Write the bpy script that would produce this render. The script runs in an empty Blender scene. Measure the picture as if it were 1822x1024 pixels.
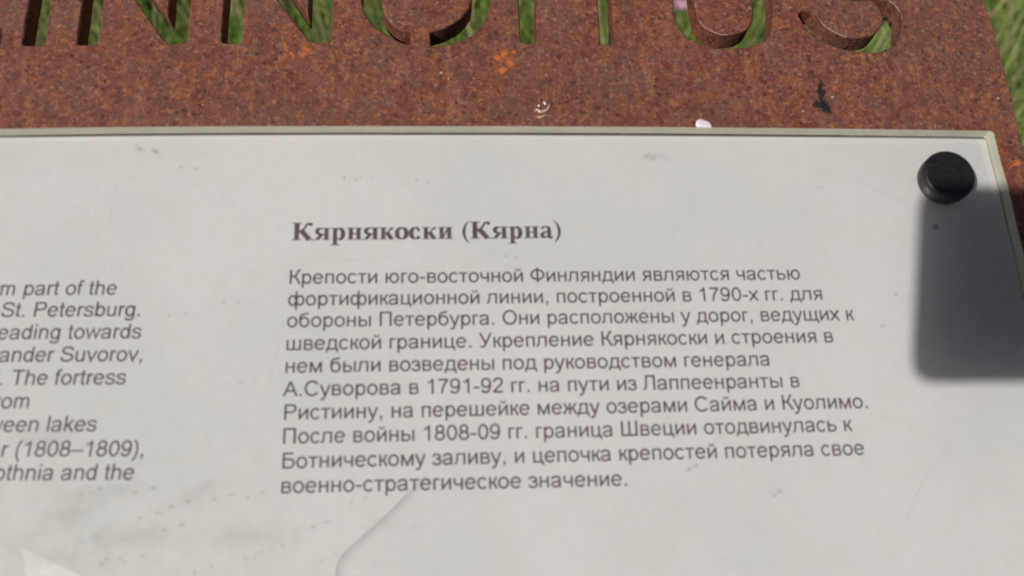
import bpy, math, random
import numpy as np
from mathutils import Matrix, Vector, Euler

random.seed(7)
rng = np.random.default_rng(7)
scene = bpy.context.scene
COL = scene.collection
MM = 0.001
rad = math.radians

# ------------------------------------------------------------------ sign frame, camera, sky, sun
TILT = rad(18)                      # the board leans back from the reader
SIGN_Z = 0.75
M_SIGN = Matrix.Translation((0, 0, SIGN_Z)) @ Matrix.Rotation(TILT, 4, 'X')

FPX = 1750.0                        # focal length in pixels of an 1822 px wide frame
DIST = 0.31
VX, VY = (26411.0, 310.0), (723.0, -4694.0)
X = np.array([VX[0]-911, -(VX[1]-512), -FPX]); X /= np.linalg.norm(X)
Y = np.array([VY[0]-911, -(VY[1]-512), -FPX]); Y -= X*(X@Y); Y /= np.linalg.norm(Y)
Z = np.cross(X, Y)
RC = np.stack([X, Y, Z], 1)         # panel axes in camera coordinates
CAM_P = RC.T @ np.array([0, 0, DIST])   # camera position on the panel's own axes

def unp(px, py, z=0.0):
    """a point of the board measured in the photograph -> metres on the board's plane at height z"""
    dl = RC.T @ np.array([px-911, -(py-512), -FPX])
    t = (z-CAM_P[2])/dl[2]
    p = CAM_P+t*dl
    return (float(p[0]), float(p[1]))

M_CAM = M_SIGN @ Matrix.Translation(Vector(CAM_P)) @ Matrix([list(r) for r in RC.T]).to_4x4()
cam_data = bpy.data.cameras.new('camera')
cam_data.sensor_width = 36
cam_data.lens = 36*FPX/1822
cam_data.clip_start = 0.005
cam_data.clip_end = 1000
cam_data.dof.use_dof = True
cam_data.dof.focus_distance = 0.40
cam_data.dof.aperture_fstop = cam_data.lens/3.5
cam = bpy.data.objects.new('camera', cam_data)
COL.objects.link(cam)
cam.matrix_world = M_CAM
scene.camera = cam

SUN_P = Vector((-0.665, -0.346, 1.0)).normalized()      # towards the sun, board axes
SUN_W = (Matrix.Rotation(TILT, 3, 'X') @ SUN_P).normalized()
elev = math.asin(SUN_W.z)
world = bpy.data.worlds.new('World')
scene.world = world
world.use_nodes = True
wn = world.node_tree
sky = wn.nodes.new('ShaderNodeTexSky')
sky.sky_type = 'NISHITA'
sky.sun_disc = False
sky.dust_density = 2.0
sky.sun_elevation = elev
sky.sun_rotation = math.atan2(SUN_W.x, SUN_W.y)
bg = wn.nodes['Background']
bg.inputs['Strength'].default_value = 0.05
wn.links.new(sky.outputs[0], bg.inputs[0])

sd = bpy.data.lights.new('sun', 'SUN')
sd.energy = 5.0
sd.angle = rad(0.7)
sd.color = (1.0, 0.965, 0.91)
so = bpy.data.objects.new('sun', sd)
COL.objects.link(so)
so.rotation_euler = SUN_W.to_track_quat('Z', 'Y').to_euler()
so.location = SUN_W*5

scene.view_settings.view_transform = 'Standard'
scene.view_settings.look = 'None'
scene.view_settings.exposure = -0.42
scene.view_settings.gamma = 1.0
scene.cycles.transparent_max_bounces = 16

# ------------------------------------------------------------------ helpers
def link(name, mesh, mat=None, parent=None, mats=None):
    o = bpy.data.objects.new(name, mesh)
    COL.objects.link(o)
    for m in (mats or ([mat] if mat else [])):
        mesh.materials.append(m)
    if parent:
        o.parent = parent
    return o

def empty(name, label, cat, mat=None):
    o = bpy.data.objects.new(name, None)
    COL.objects.link(o)
    o.empty_display_size = 0.05
    o['label'] = label
    o['category'] = cat
    if mat is not None:
        o.matrix_world = mat
    return o

def mesh(name, v, f, smooth=False):
    m = bpy.data.meshes.new(name)
    m.from_pydata([tuple(map(float, p)) for p in v], [], f)
    m.validate()
    m.update()
    if smooth:
        m.polygons.foreach_set('use_smooth', [True]*len(m.polygons))
    return m

class NT:
    def __init__(s, name):
        s.m = bpy.data.materials.new(name)
        s.m.use_nodes = True
        s.t = s.m.node_tree
        s.b = s.t.nodes['Principled BSDF']
        s.out = s.t.nodes['Material Output']
    def n(s, typ, **kw):
        x = s.t.nodes.new(typ)
        for k, v in kw.items():
            if hasattr(x, k):
                setattr(x, k, v)
        return x
    def l(s, a, b): s.t.links.new(a, b)
    def coord(s, scale=1000.0, loc=(0, 0, 0)):
        tc = s.n('ShaderNodeTexCoord')
        mp = s.n('ShaderNodeMapping')
        mp.inputs['Scale'].default_value = (scale,)*3
        mp.inputs['Location'].default_value = loc
        s.l(tc.outputs['Object'], mp.inputs['Vector'])
        return mp.outputs[0]
    def noise(s, vec, scale, detail=4, rough=0.55, dist=0.0):
        x = s.n('ShaderNodeTexNoise')
        x.inputs['Scale'].default_value = scale
        x.inputs['Detail'].default_value = detail
        x.inputs['Roughness'].default_value = rough
        x.inputs['Distortion'].default_value = dist
        s.l(vec, x.inputs['Vector'])
        return x.outputs['Fac']
    def ramp(s, fac, a, b, lo=0.0, hi=1.0):
        x = s.n('ShaderNodeMapRange')
        x.interpolation_type = 'SMOOTHSTEP'
        x.inputs['From Min'].default_value = a
        x.inputs['From Max'].default_value = b
        x.inputs['To Min'].default_value = lo
        x.inputs['To Max'].default_value = hi
        s.l(fac, x.inputs['Value'])
        return x.outputs[0]
    def mix(s, fac, a, b, mode='MIX'):
        x = s.n('ShaderNodeMixRGB')
        x.blend_type = mode
        for i, v in ((0, fac), (1, a), (2, b)):
            if isinstance(v, (int, float)):
                x.inputs[i].default_value = v
            elif isinstance(v, tuple):
                x.inputs[i].default_value = (*v, 1)
            else:
                s.l(v, x.inputs[i])
        return x.outputs[0]
    def math(s, op, a, b=None):
        x = s.n('ShaderNodeMath')
        x.operation = op
        for i, v in ((0, a), (1, b)):
            if v is None: continue
            if isinstance(v, (int, float)): x.inputs[i].default_value = v
            else: s.l(v, x.inputs[i])
        return x.outputs[0]
    def bump(s, h, strength=0.3, dist=0.0003):
        x = s.n('ShaderNodeBump')
        x.inputs['Strength'].default_value = strength
        x.inputs['Distance'].default_value = dist
        s.l(h, x.inputs['Height'])
        s.l(x.outputs[0], s.b.inputs['Normal'])
    def set(s, color=None, rough=None, spec=None, metal=None):
        if color is not None:
            if isinstance(color, tuple): s.b.inputs['Base Color'].default_value = (*color, 1)
            else: s.l(color, s.b.inputs['Base Color'])
        if rough is not None:
            if isinstance(rough, (int, float)): s.b.inputs['Roughness'].default_value = rough
            else: s.l(rough, s.b.inputs['Roughness'])
        if spec is not None: s.b.inputs['Specular IOR Level'].default_value = spec
        if metal is not None: s.b.inputs['Metallic'].default_value = metal
        return s

# ------------------------------------------------------------------ materials
def rust_material():
    n = NT('rusted_steel')
    c = n.coord()
    big = n.noise(c, 0.014, 2, 0.5)
    patch = n.noise(c, 0.10, 4, 0.6, 0.5)
    mid = n.noise(c, 0.27, 6, 0.62, 0.6)
    fine = n.noise(c, 0.62, 5, 0.62, 0.6)
    col = n.mix(n.ramp(mid, 0.38, 0.62), (0.120, 0.032, 0.023), (0.205, 0.066, 0.035))
    col = n.mix(n.math('MULTIPLY', n.ramp(patch, 0.46, 0.66), 0.6), col, (0.150, 0.066, 0.058))
    col = n.mix(n.math('MULTIPLY', n.ramp(big, 0.42, 0.60), 0.5), col, (0.140, 0.066, 0.046))
    col = n.mix(n.math('MULTIPLY', n.ramp(fine, 0.53, 0.68), 0.80), col, (0.33, 0.17, 0.092))
    col = n.mix(n.math('MULTIPLY', n.ramp(n.noise(c, 0.42, 4, 0.6, 0.8), 0.54, 0.68), 0.75), col, (0.36, 0.112, 0.042))
    def pits(scale, a, b, keep, jit):
        v = n.n('ShaderNodeTexVoronoi'); v.inputs['Scale'].default_value = scale; v.inputs['Randomness'].default_value = 1
        wob = n.n('ShaderNodeVectorMath'); wob.operation = 'MULTIPLY_ADD'; wob.inputs[1].default_value = (jit,)*3
        nz = n.n('ShaderNodeTexNoise'); nz.inputs['Scale'].default_value = scale*2.2
        n.l(c, nz.inputs['Vector']); n.l(nz.outputs['Color'], wob.inputs[0]); n.l(c, wob.inputs[2])
        n.l(wob.outputs[0], v.inputs['Vector'])
        sep = n.n('ShaderNodeSeparateColor'); n.l(v.outputs['Color'], sep.inputs[0])
        return n.math('MULTIPLY', n.ramp(v.outputs['Distance'], a, b, 1, 0), n.ramp(sep.outputs[0], keep, keep+.35))
    p1 = pits(0.34, 0.05, 0.40, 0.12, 2.2)
    p2 = pits(0.66, 0.05, 0.42, 0.20, 1.4)
    dens = n.ramp(n.noise(c, 0.06, 3), 0.36, 0.60, 0.60, 1.0)
    p1 = n.math('MULTIPLY', p1, dens); p2 = n.math('MULTIPLY', p2, dens)
    mp = n.n('ShaderNodeMapping'); mp.inputs['Scale'].default_value = (0.42, 0.07, 0.42); n.l(c, mp.inputs['Vector'])
    run = n.noise(mp.outputs[0], 1.0, 4, 0.55)
    col = n.mix(n.math('MULTIPLY', n.ramp(run, 0.54, 0.72), 0.38), col, (0.30, 0.145, 0.085))
    col = n.mix(n.math('MULTIPLY', n.ramp(run, 0.46, 0.30), 0.35), col, (0.085, 0.030, 0.026))
    col = n.mix(n.math('MULTIPLY', p1, 0.85), col, (0.066, 0.014, 0.010))
    col = n.mix(n.math('MULTIPLY', p2, 0.85), col, (0.088, 0.018, 0.012))
    v2 = n.ramp(n.noise(c, 0.9, 4, 0.6), 0.30, 0.44, 1, 0)
    col = n.mix(n.math('MULTIPLY', v2, 0.55), col, (0.075, 0.028, 0.022))
    n.set(color=col, rough=n.ramp(mid, 0.3, 0.7, 0.62, 0.85), spec=0.35)
    h = n.math('SUBTRACT', n.math('ADD', fine, n.math('MULTIPLY', mid, 0.8)), n.math('MULTIPLY', p1, 0.7))
    n.bump(h, 0.7, 0.00045)
    return n.m

def print_material():
    n = NT('printed_white_sheet')
    c = n.coord()
    a = n.noise(c, 0.012, 3)
    b = n.noise(c, 0.08, 5, 0.6)
    f = n.noise(c, 1.6, 3, 0.6)
    col = n.mix(n.ramp(a, 0.35, 0.65), (0.600, 0.608, 0.608), (0.655, 0.637, 0.640))
    col = n.mix(n.math('MULTIPLY', n.ramp(b, 0.45, 0.75), 0.30), col, (0.60, 0.595, 0.55))
    # grime gathers towards the lower left
    sp = n.n('ShaderNodeSeparateXYZ'); n.l(c, sp.inputs[0])
    g = n.math('MULTIPLY', n.ramp(sp.outputs[0], -20, -150), n.ramp(sp.outputs[1], -20, -85))
    g2 = n.math('MULTIPLY', g, n.ramp(n.noise(c, 0.13, 5, 0.62), 0.38, 0.66))
    col = n.mix(n.math('MULTIPLY', g2, 0.55), col, (0.50, 0.50, 0.455))
    col = n.mix(n.math('MULTIPLY', n.ramp(f, 0.3, 0.7), 0.06), col, (0.56, 0.55, 0.52))
    n.set(color=col, rough=0.55, spec=0.2)
    return n.m

def clear_material():
    n = NT('clear_acrylic')
    n.t.nodes.remove(n.b)
    tr = n.n('ShaderNodeBsdfTransparent'); tr.inputs[0].default_value = (0.99, 0.99, 0.985, 1)
    gl = n.n('ShaderNodeBsdfGlossy'); gl.inputs['Roughness'].default_value = 0.09
    df = n.n('ShaderNodeBsdfDiffuse'); df.inputs[0].default_value = (0.75, 0.75, 0.72, 1)
    c = n.coord()
    fr = n.n('ShaderNodeFresnel'); fr.inputs[0].default_value = 1.49
    m1 = n.n('ShaderNodeMixShader'); n.l(fr.outputs[0], m1.inputs[0]); n.l(tr.outputs[0], m1.inputs[1]); n.l(gl.outputs[0], m1.inputs[2])
    # thin film of dust on the face
    dust = n.math('MULTIPLY', n.ramp(n.noise(c, 0.22, 6, 0.7), 0.35, 0.8), 0.05)
    m2 = n.n('ShaderNodeMixShader'); n.l(dust, m2.inputs[0]); n.l(m1.outputs[0], m2.inputs[1]); n.l(df.outputs[0], m2.inputs[2])
    n.l(m2.outputs[0], n.out.inputs[0])
    return n.m

def edge_material():
    n = NT('sawn_acrylic_edge')
    c = n.coord()
    col = n.mix(n.ramp(n.noise(c, 0.09, 3), 0.35, 0.65), (0.43, 0.42, 0.335), (0.48, 0.46, 0.375))
    n.set(color=col, rough=0.5, spec=0.4)
    n.b.inputs['Transmission Weight'].default_value = 0.0
    n.b.inputs['Subsurface Weight'].default_value = 0.0
    return n.m

def soft(name, color, alpha, mode='disc', noise=0.0, nscale=1.2, power=1.5):
    """mark, dirt, wear or painted glint whose edge fades out; u,v of the uv map run across it"""
    n = NT(name)
    uv = n.n('ShaderNodeUVMap')
    sp = n.n('ShaderNodeSeparateXYZ'); n.l(uv.outputs[0], sp.inputs[0])
    if mode == 'disc':
        ln = n.n('ShaderNodeVectorMath'); ln.operation = 'LENGTH'
        ms = n.n('ShaderNodeVectorMath'); ms.operation = 'MULTIPLY_ADD'
        ms.inputs[1].default_value = (2, 2, 0); ms.inputs[2].default_value = (-1, -1, 0)
        n.l(uv.outputs[0], ms.inputs[0]); n.l(ms.outputs[0], ln.inputs[0])
        a = n.math('SUBTRACT', 1.0, ln.outputs['Value'])
    elif mode == 'side':
        a = sp.outputs[0]
    else:
        a = n.math('SUBTRACT', 1.0, n.math('ABSOLUTE', n.math('SUBTRACT', n.math('MULTIPLY', sp.outputs[0], 2.0), 1.0)))
    if noise:
        nz = n.noise(n.coord(), nscale, 4, 0.6)
        a = n.math('ADD', a, n.math('MULTIPLY', n.math('SUBTRACT', nz, 0.52), noise))
    a = n.math('POWER', n.math('MAXIMUM', a, 0.0), power)
    a = n.math('MINIMUM', n.math('MULTIPLY', a, alpha), 0.95)
    if mode in ('line', 'side'):        # fade towards both ends of the line
        e = n.math('MULTIPLY', n.ramp(sp.outputs[1], 0.0, 0.2), n.ramp(sp.outputs[1], 0.999, 0.8))
        a = n.math('MULTIPLY', a, e)
    n.set(color=color, rough=0.6, spec=0.2)
    n.l(a, n.b.inputs['Alpha'])
    return n.m

def plain(name, color, rough=0.5, spec=0.5, metal=0.0, nz=0.15, scale=0.3):
    n = NT(name)
    c = n.coord()
    dark = tuple(x*(1-nz) for x in color)
    n.set(color=n.mix(n.ramp(n.noise(c, scale, 5), 0.35, 0.65), dark, color), rough=rough, spec=spec, metal=metal)
    return n.m

RUST = rust_material()
PRINT = print_material()
CLEAR = clear_material()
EDGE = edge_material()
INK = plain('brown_grey_ink', (0.110, 0.076, 0.084), 0.6, 0.1, nz=0.2, scale=0.8)
INK_EN = plain('grey_ink', (0.120, 0.098, 0.106), 0.6, 0.1, nz=0.2, scale=0.8)
BACKING = plain('dark_sheet_border', (0.30, 0.26, 0.235), 0.7, 0.2)
def cap_material():
    n = NT('black_plastic')
    c = n.coord()
    col = n.mix(n.ramp(n.noise(c, .8, 5, .7), .35, .7), (0.009, 0.007, 0.008), (0.018, 0.014, 0.014))
    col = n.mix(n.math('MULTIPLY', n.ramp(n.noise(c, 2.2, 3, .6), .64, .75), .25), col, (0.10, 0.09, 0.085))
    n.set(color=col, rough=n.ramp(n.noise(c, .5, 5, .7), .3, .7, .34, .55), spec=.5)
    n.bump(n.noise(c, 1.4, 4, .6), .12, .0002)
    return n.m
BLACK = cap_material()

# ------------------------------------------------------------------ ground and sky-lit meadow
def ground_material():
    n = NT('meadow_ground')
    c = n.coord(1.0)
    col = n.mix(n.ramp(n.noise(c, 9, 8, 0.65), 0.35, 0.65), (0.028, 0.045, 0.014), (0.075, 0.085, 0.028))
    col = n.mix(n.math('MULTIPLY', n.ramp(n.noise(c, 60, 5, 0.7), 0.5, 0.7), 0.7), col, (0.13, 0.11, 0.055))
    n.set(color=col, rough=0.95, spec=0.1)
    n.bump(n.noise(c, 40, 6, 0.7), 0.8, 0.02)
    return n.m
S = 300
gv, gf, N = [], [], 24
for j in range(N+1):
    for i in range(N+1):
        x = S*math.copysign(abs(2*i/N-1)**3, 2*i/N-1); y = S*math.copysign(abs(2*j/N-1)**3, 2*j/N-1)
        r = math.hypot(x, y)
        gv.append((x, y, 0.02*math.sin(x*.7)*math.cos(y*.5) if r < 40 else 0.8*math.sin(x*.02)*math.cos(y*.03)))
for j in range(N):
    for i in range(N):
        a = j*(N+1)+i
        gf.append((a, a+1, a+N+2, a+N+1))
g = link('ground', mesh('ground', gv, gf, True), ground_material())
g['kind'] = 'structure'

def grass_material():
    n = NT('grass_blades')
    at = n.n('ShaderNodeAttribute'); at.attribute_name = 'tint'
    n.set(color=at.outputs['Color'], rough=0.5, spec=0.35)
    tl = n.n('ShaderNodeBsdfTranslucent'); n.l(at.outputs['Color'], tl.inputs[0])
    mx = n.n('ShaderNodeMixShader'); mx.inputs[0].default_value = 0.3
    n.l(n.b.outputs[0], mx.inputs[1]); n.l(tl.outputs[0], mx.inputs[2]); n.l(mx.outputs[0], n.out.inputs[0])
    return n.m

def grass(n, x0, x1, y0, y1):
    seg = 4
    bx = rng.uniform(x0, x1, n); by = rng.uniform(y0, y1, n)
    clump = np.sin(bx*9+np.cos(by*7)*2)*np.cos(by*8+bx*3)
    ln = rng.uniform(0.10, 0.30, n)*(1+0.25*clump)
    wd = rng.uniform(0.0018, 0.0048, n)
    az = rng.uniform(0, 2*np.pi, n)*0.6+0.5+0.8*np.sin(bx*4+by*3)
    lean = rng.uniform(0.5, 1.6, n)
    straw = rng.random(n) < 0.15
    wd = np.where(straw, wd*0.5, wd)
    ln = np.where(straw, ln*1.4, ln)
    t = np.linspace(0, 1, seg+1)
    bend = lean[:, None]*(0.25+t[None, :]*1.0)
    dz = np.cos(bend)*(ln/seg)[:, None]; dr = np.sin(bend)*(ln/seg)[:, None]
    z = np.concatenate([np.zeros((n, 1)), np.cumsum(dz[:, :-1], 1)], 1)
    r = np.concatenate([np.zeros((n, 1)), np.cumsum(dr[:, :-1], 1)], 1)
    tw = az[:, None]+np.pi/2+rng.normal(0, .6, n)[:, None]
    w = wd[:, None]*(1-t[None, :]**2.2)*0.5+0.0001
    cx = bx[:, None]+r*np.cos(az)[:, None]; cy = by[:, None]+r*np.sin(az)[:, None]
    P = np.empty((n, seg+1, 2, 3))
    for k, sgn in ((0, -1), (1, 1)):
        P[:, :, k, 0] = cx+sgn*w*np.cos(tw); P[:, :, k, 1] = cy+sgn*w*np.sin(tw); P[:, :, k, 2] = np.maximum(z, -0.01)
    base = (np.arange(n)*(seg+1)*2)[:, None]+np.arange(seg)[None, :]*2
    F = np.stack([base, base+1, base+3, base+2], -1).reshape(-1, 4)
    m = bpy.data.meshes.new('grass')
    m.vertices.add(P.size//3); m.vertices.foreach_set('co', P.reshape(-1))
    m.loops.add(F.size); m.loops.foreach_set('vertex_index', F.reshape(-1))
    m.polygons.add(len(F)); m.polygons.foreach_set('loop_start', np.arange(len(F))*4)
    m.update(calc_edges=True)
    m.polygons.foreach_set('use_smooth', np.ones(len(F), bool))
    u = rng.random(n)[:, None]
    green = np.array([0.070, 0.165, 0.022])*(1-u)+np.array([0.30, 0.42, 0.075])*u
    dry = np.array([0.52, 0.43, 0.24])*(0.7+0.5*u)
    c = np.where(straw[:, None], dry, green)
    c4 = np.concatenate([c, np.ones((n, 1))], 1)
    ca = m.color_attributes.new('tint', 'FLOAT_COLOR', 'POINT')
    ca.data.foreach_set('color', np.repeat(c4, (seg+1)*2, 0).reshape(-1))
    return m
go = link('grass', grass(115000, -1.9, 1.9, -0.6, 2.6), grass_material())
go['kind'] = 'stuff'
go['label'] = 'tall green meadow grass mixed with straw growing under and behind the sign'

# ------------------------------------------------------------------ the sign
sign = empty('information_sign', 'rusted steel information board with cut-out letters, a white printed panel and one black cap', 'sign', M_SIGN)

Z_STEEL = -0.006
T_STEEL = 0.0096
T_CLEAR = 0.005
Z_TOP = T_CLEAR

def inside(x, y, lp):
    c = False
    n = len(lp)
    for i in range(n):
        x1, y1 = lp[i]; x2, y2 = lp[i-1]
        if (y1 > y) != (y2 > y) and x < (x2-x1)*(y-y1)/(y2-y1)+x1:
            c = not c
    return c
def area(lp):
    return sum(lp[i-1][0]*lp[i][1]-lp[i][0]*lp[i-1][1] for i in range(len(lp)))/2
def clean(lp):
    out = []
    for p in lp:
        if not out or math.hypot(p[0]-out[-1][0], p[1]-out[-1][1]) > 1e-5: out.append((float(p[0]), float(p[1])))
    if math.hypot(out[0][0]-out[-1][0], out[0][1]-out[-1][1]) < 1e-5: out.pop()
    return out
def curve_plate(name, loops, z_top, thick, bevel=0.0):
    """a flat plate with the given outline and holes (lists of (x, y) metres), rims chamfered"""
    K = 100.0
    loops = [clean(lp) for lp in loops]
    if area(loops[0]) < 0: loops[0].reverse()
    for lp in loops[1:]:
        if area(lp) > 0: lp.reverse()
    def offset(lp, e):              # towards the steel: left of the direction of travel
        if not e: return list(lp)
        out = []; n = len(lp)
        for i in range(n):
            a, b, c = (np.array(lp[(i+q) % n]) for q in (-1, 0, 1))
            u = (b-a)/np.linalg.norm(b-a); v = (c-b)/np.linalg.norm(c-b)
            t = u+v
            if np.linalg.norm(t) < 1e-6: t = u
            t = t/np.linalg.norm(t)
            k = 1/max(.6, float(t@u))
            out.append((b[0]-t[1]*e*k, b[1]+t[0]*e*k))
        return out
    face = [offset(lp, bevel) for lp in loops]
    v2, e2, rng_ = [], [], []
    for lp in face:
        b = len(v2)
        v2 += [Vector((x*K, y*K)) for x, y in lp]
        e2 += [(b+i, b+(i+1) % len(lp)) for i in range(len(lp))]
        rng_.append((b, len(lp)))
    from mathutils.geometry import delaunay_2d_cdt
    ov, oe, of, *_ = delaunay_2d_cdt(v2, e2, [], 0, 1e-6, False)
    verts = [(p.x/K, p.y/K, z_top) for p in ov]
    nf = len(verts)
    faces = []
    tris = []
    for f in of:
        x = sum(ov[i].x for i in f)/len(f)/K; y = sum(ov[i].y for i in f)/len(f)/K
        if sum(inside(x, y, lp) for lp in face[:1]) == 1 and not any(inside(x, y, lp) for lp in face[1:]):
            tris.append(tuple(f))
    faces += tris
    verts += [(x, y, z_top-thick) for x, y, _ in verts[:nf]]
    faces += [tuple(nf+i for i in t[::-1]) for t in tris]
    for fl_, lp in zip(face, loops):
        rings = [(fl_, z_top), (lp, z_top-bevel), (lp, z_top-thick+bevel), (fl_, z_top-thick)] if bevel else [(lp, z_top), (lp, z_top-thick)]
        b = len(verts); n = len(lp)
        for q, z in rings: verts += [(x, y, z) for x, y in q]
        for j in range(len(rings)-1):
            for i in range(n):
                a0, a1 = b+j*n+i, b+j*n+(i+1) % n
                faces.append((a0, a0+n, a1+n, a1))
    return mesh(name, verts, faces)

def smooth_loop(pts, k=5, closed=True):
    """Catmull-Rom through the points"""
    P = [np.array(p, float) for p in pts]
    n = len(P); out = []
    for i in range(n if closed else n-1):
        if closed:
            a, b, c, d = P[(i-1) % n], P[i], P[(i+1) % n], P[(i+2) % n]
        else:
            b, c = P[i], P[i+1]
            a = P[i-1] if i else 2*b-c
            d = P[i+2] if i+2 < n else 2*c-b
        for j in range(k):
            t = j/k
            out.append(tuple(0.5*((2*b)+(c-a)*t+(2*a-5*b+4*c-d)*t*t+(3*b-a-3*c+d)*t**3)))
    if not closed: out.append(tuple(P[-1]))
    return out

def U(pts): return [unp(x, y, Z_STEEL) for x, y in pts]
def rnd(pts, r=0.0012, k=3):
    """round the corners of a polygon"""
    out = []; n = len(pts)
    for i in range(n):
        a, b, c = (np.array(pts[(i+q) % n], float) for q in (-1, 0, 1))
        u, v = a-b, c-b
        lu, lv = np.linalg.norm(u), np.linalg.norm(v)
        d = min(r, lu*.4, lv*.4)
        p, q = b+u/lu*d, b+v/lv*d
        for j in range(k+1):
            t = j/k
            out.append(tuple((1-t)**2*p+2*t*(1-t)*b+t*t*q))
    return out

CAPH = 0.0475                       # height of the cut letters
def bar_letter(px):                 # lower end measured, upper end straight up
    (bl, br) = U(px[1:3])
    (tl, tr) = U([px[0], px[3]])
    k = CAPH/(tl[1]-bl[1])
    return rnd([(bl[0]+(tl[0]-bl[0])*k*.5, bl[1]+CAPH), bl, br, (br[0]+(tr[0]-br[0])*k*.5, br[1]+CAPH)], 0.0014)

holes = []
# L, only the tip of its foot comes into the picture
holes.append(rnd([(-.1935, .1375), (-.1935, .0898), (-.1705, .0898), (-.1705, .0968), (-.1865, .0968), (-.1865, .1375)], .0009))
holes.append(bar_letter([(54.4, 0), (39.1, 81), (80, 81), (89, 0)]))                    # I
holes.append(bar_letter([(921.5, 0), (927.3, 77.6), (955.5, 77.6), (956.4, 0)]))        # I
def letter_N(leg, diag, tri):
    (a, b, c, d) = U(leg)
    D = U(diag); T = U(tri)
    top = (b[1]+D[2][1])/2+CAPH
    sl = (D[0][0]-D[1][0])/(D[0][1]-D[1][1])
    xl = D[1][0]+sl*(top-D[1][1])                     # lower edge of the diagonal carried to the top
    st = (T[0][0]-T[1][0])/(T[0][1]-T[1][1])
    ybr = top-.0215
    yj = top-.012
    left_x = (a[0]+b[0])/2
    # left leg joins the diagonal at the top, the right leg at the bottom
    return rnd([(left_x, top), b, c, (c[0], D[1][1]+(c[0]-D[1][0])/sl+0.0), D[1], D[2], D[3],
                (D[4][0], top), ((T[2][0]+T[1][0])/2-.0004, top), (T[1][0], T[1][1]),
                (T[1][0]+st*(top-T[1][1]), top)], .0013)
holes.append(letter_N([(149, 0), (136.8, 80), (174.5, 79), (184.5, 0)],
                      [(242, 0), (289, 68), (300, 78), (333, 75.5), (341, 0)],
                      [(276.0, 0), (299, 30), (300.5, 0)]))
holes.append(letter_N([(398.8, 0), (393.7, 76.5), (430.4, 77), (434.5, 0)],
                      [(495, 0), (544, 64.6), (552, 75.5), (590.5, 75.5), (591.8, 0)],
                      [(529, 0), (549, 28), (551.5, 0)]))
# T
tl, tb, tr_, tt = U([(1063.4, 0), (1068.9, 79), (1092.5, 78.5), (1094, 0)])
ty = tb[1]+CAPH
holes.append(rnd([(tl[0]-.013, ty), (tl[0]-.013, ty-.0068), (tl[0], ty-.0068), tb, tr_, (tt[0]-.0006, ty-.0068), (tt[0]+.0125, ty-.0068), (tt[0]+.0125, ty)], .0008))
# O: two halves of a ring held by bridges at the bottom and the top
Oo = U([(643.6, 0), (651, 27), (671.5, 51), (698.7, 68), (714, 75.5), (730, 79.3)])
Oo2 = U([(766.7, 81.7), (804, 77), (838, 63.5), (862, 37.4), (874, 0)])
Oi = U([(679, 0), (685, 26), (698, 43), (713, 53.5), (731, 57)])
Oi2 = U([(765.5, 57), (790, 50), (818, 34), (834.8, 13.6), (839.5, 0)])
yc = .0915+CAPH/2
def mir(p): return (p[0], 2*yc-p[1])
lo = Oo[::-1]; li = Oi
lower = smooth_loop([*Oo[::-1], (-.0497, yc), *[mir(p) for p in Oo]], 3, False)
inner = smooth_loop([*[mir(p) for p in Oi[::-1]], (-.0428, yc), *Oi], 3, False)
# (inner runs top -> bottom on the left side)
inner = smooth_loop([*[mir(p) for p in Oi[::-1]][0:5], (-.0428, yc), *Oi], 3, False)
holes.append(lower+inner)
outr = smooth_loop([*Oo2, (-.0026, yc), *[mir(p) for p in Oo2[::-1]]], 3, False)
innr = smooth_loop([*[mir(p) for p in Oi2], (-.0104, yc), *Oi2[::-1]], 3, False)
holes.append(outr+innr)
# U
Uo = U([(1198.9, 0), (1200.5, 34), (1215, 58), (1237.5, 73.5), (1265, 83), (1289, 86), (1325, 84), (1349, 77.5), (1367, 66), (1374.5, 45), (1376, 0)])
Ui = U([(1337.5, 0), (1340.5, 22), (1337, 42), (1325, 54.5), (1305, 61), (1280, 60.5), (1257, 50), (1242, 31), (1234.5, 0)])
ut = .0915+CAPH
holes.append([(Uo[0][0]+.0004, ut)]+smooth_loop(Uo, 3, False)+[(Uo[-1][0]+.0002, ut), (Ui[0][0]+.0004, ut)]+smooth_loop(Ui, 3, False)+[(Ui[-1][0]+.0003, ut)])
# S: lower bowl measured, upper bowl its half turn
So = U([(1586, 2), (1595, 12), (1603, 25.6), (1605.5, 45), (1601, 67), (1588, 83.6), (1565, 92), (1534.6, 91.5), (1500, 87.5), (1473, 78), (1449, 65), (1435.6, 49.5), (1424, 33), (1421.5, 24)])
St = U([(1430, 19.5), (1441, 18.5), (1450, 20.5)])
Si = U([(1456, 31), (1470, 48), (1498, 63.5), (1528, 67), (1555, 61), (1569, 45), (1571, 30), (1564, 14), (1550, 0)])
sc_ = (So[0][0]-.0185, So[7][1]+CAPH/2)
def half(p): return (2*sc_[0]-p[0], 2*sc_[1]-p[1])
low = So+St+Si
ol = So+St+Si
holes.append(smooth_loop(ol+[(sc_[0]+.004, sc_[1]-.0022)]+[half(p) for p in ol]+[half((sc_[0]+.004, sc_[1]-.0022))], 3, True))

redge = [unp(*p, Z_STEEL) for p in [(1819.7, 260), (1801, 170.7), (1785.5, 112.6), (1766.6, 44), (1751, 0)]]
outline = [(-.52, -.34), (.1815, -.34), (.1817, 0.02)]+redge+[(.1775, .122), (.1768, .168), (-.52, .168)]
plate = link('steel_plate', curve_plate('steel_plate', [outline]+holes, Z_STEEL, T_STEEL, 0.00045), RUST, sign)
for x in (-.42, .13):
    for y in (-.26,):
        pass
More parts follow.
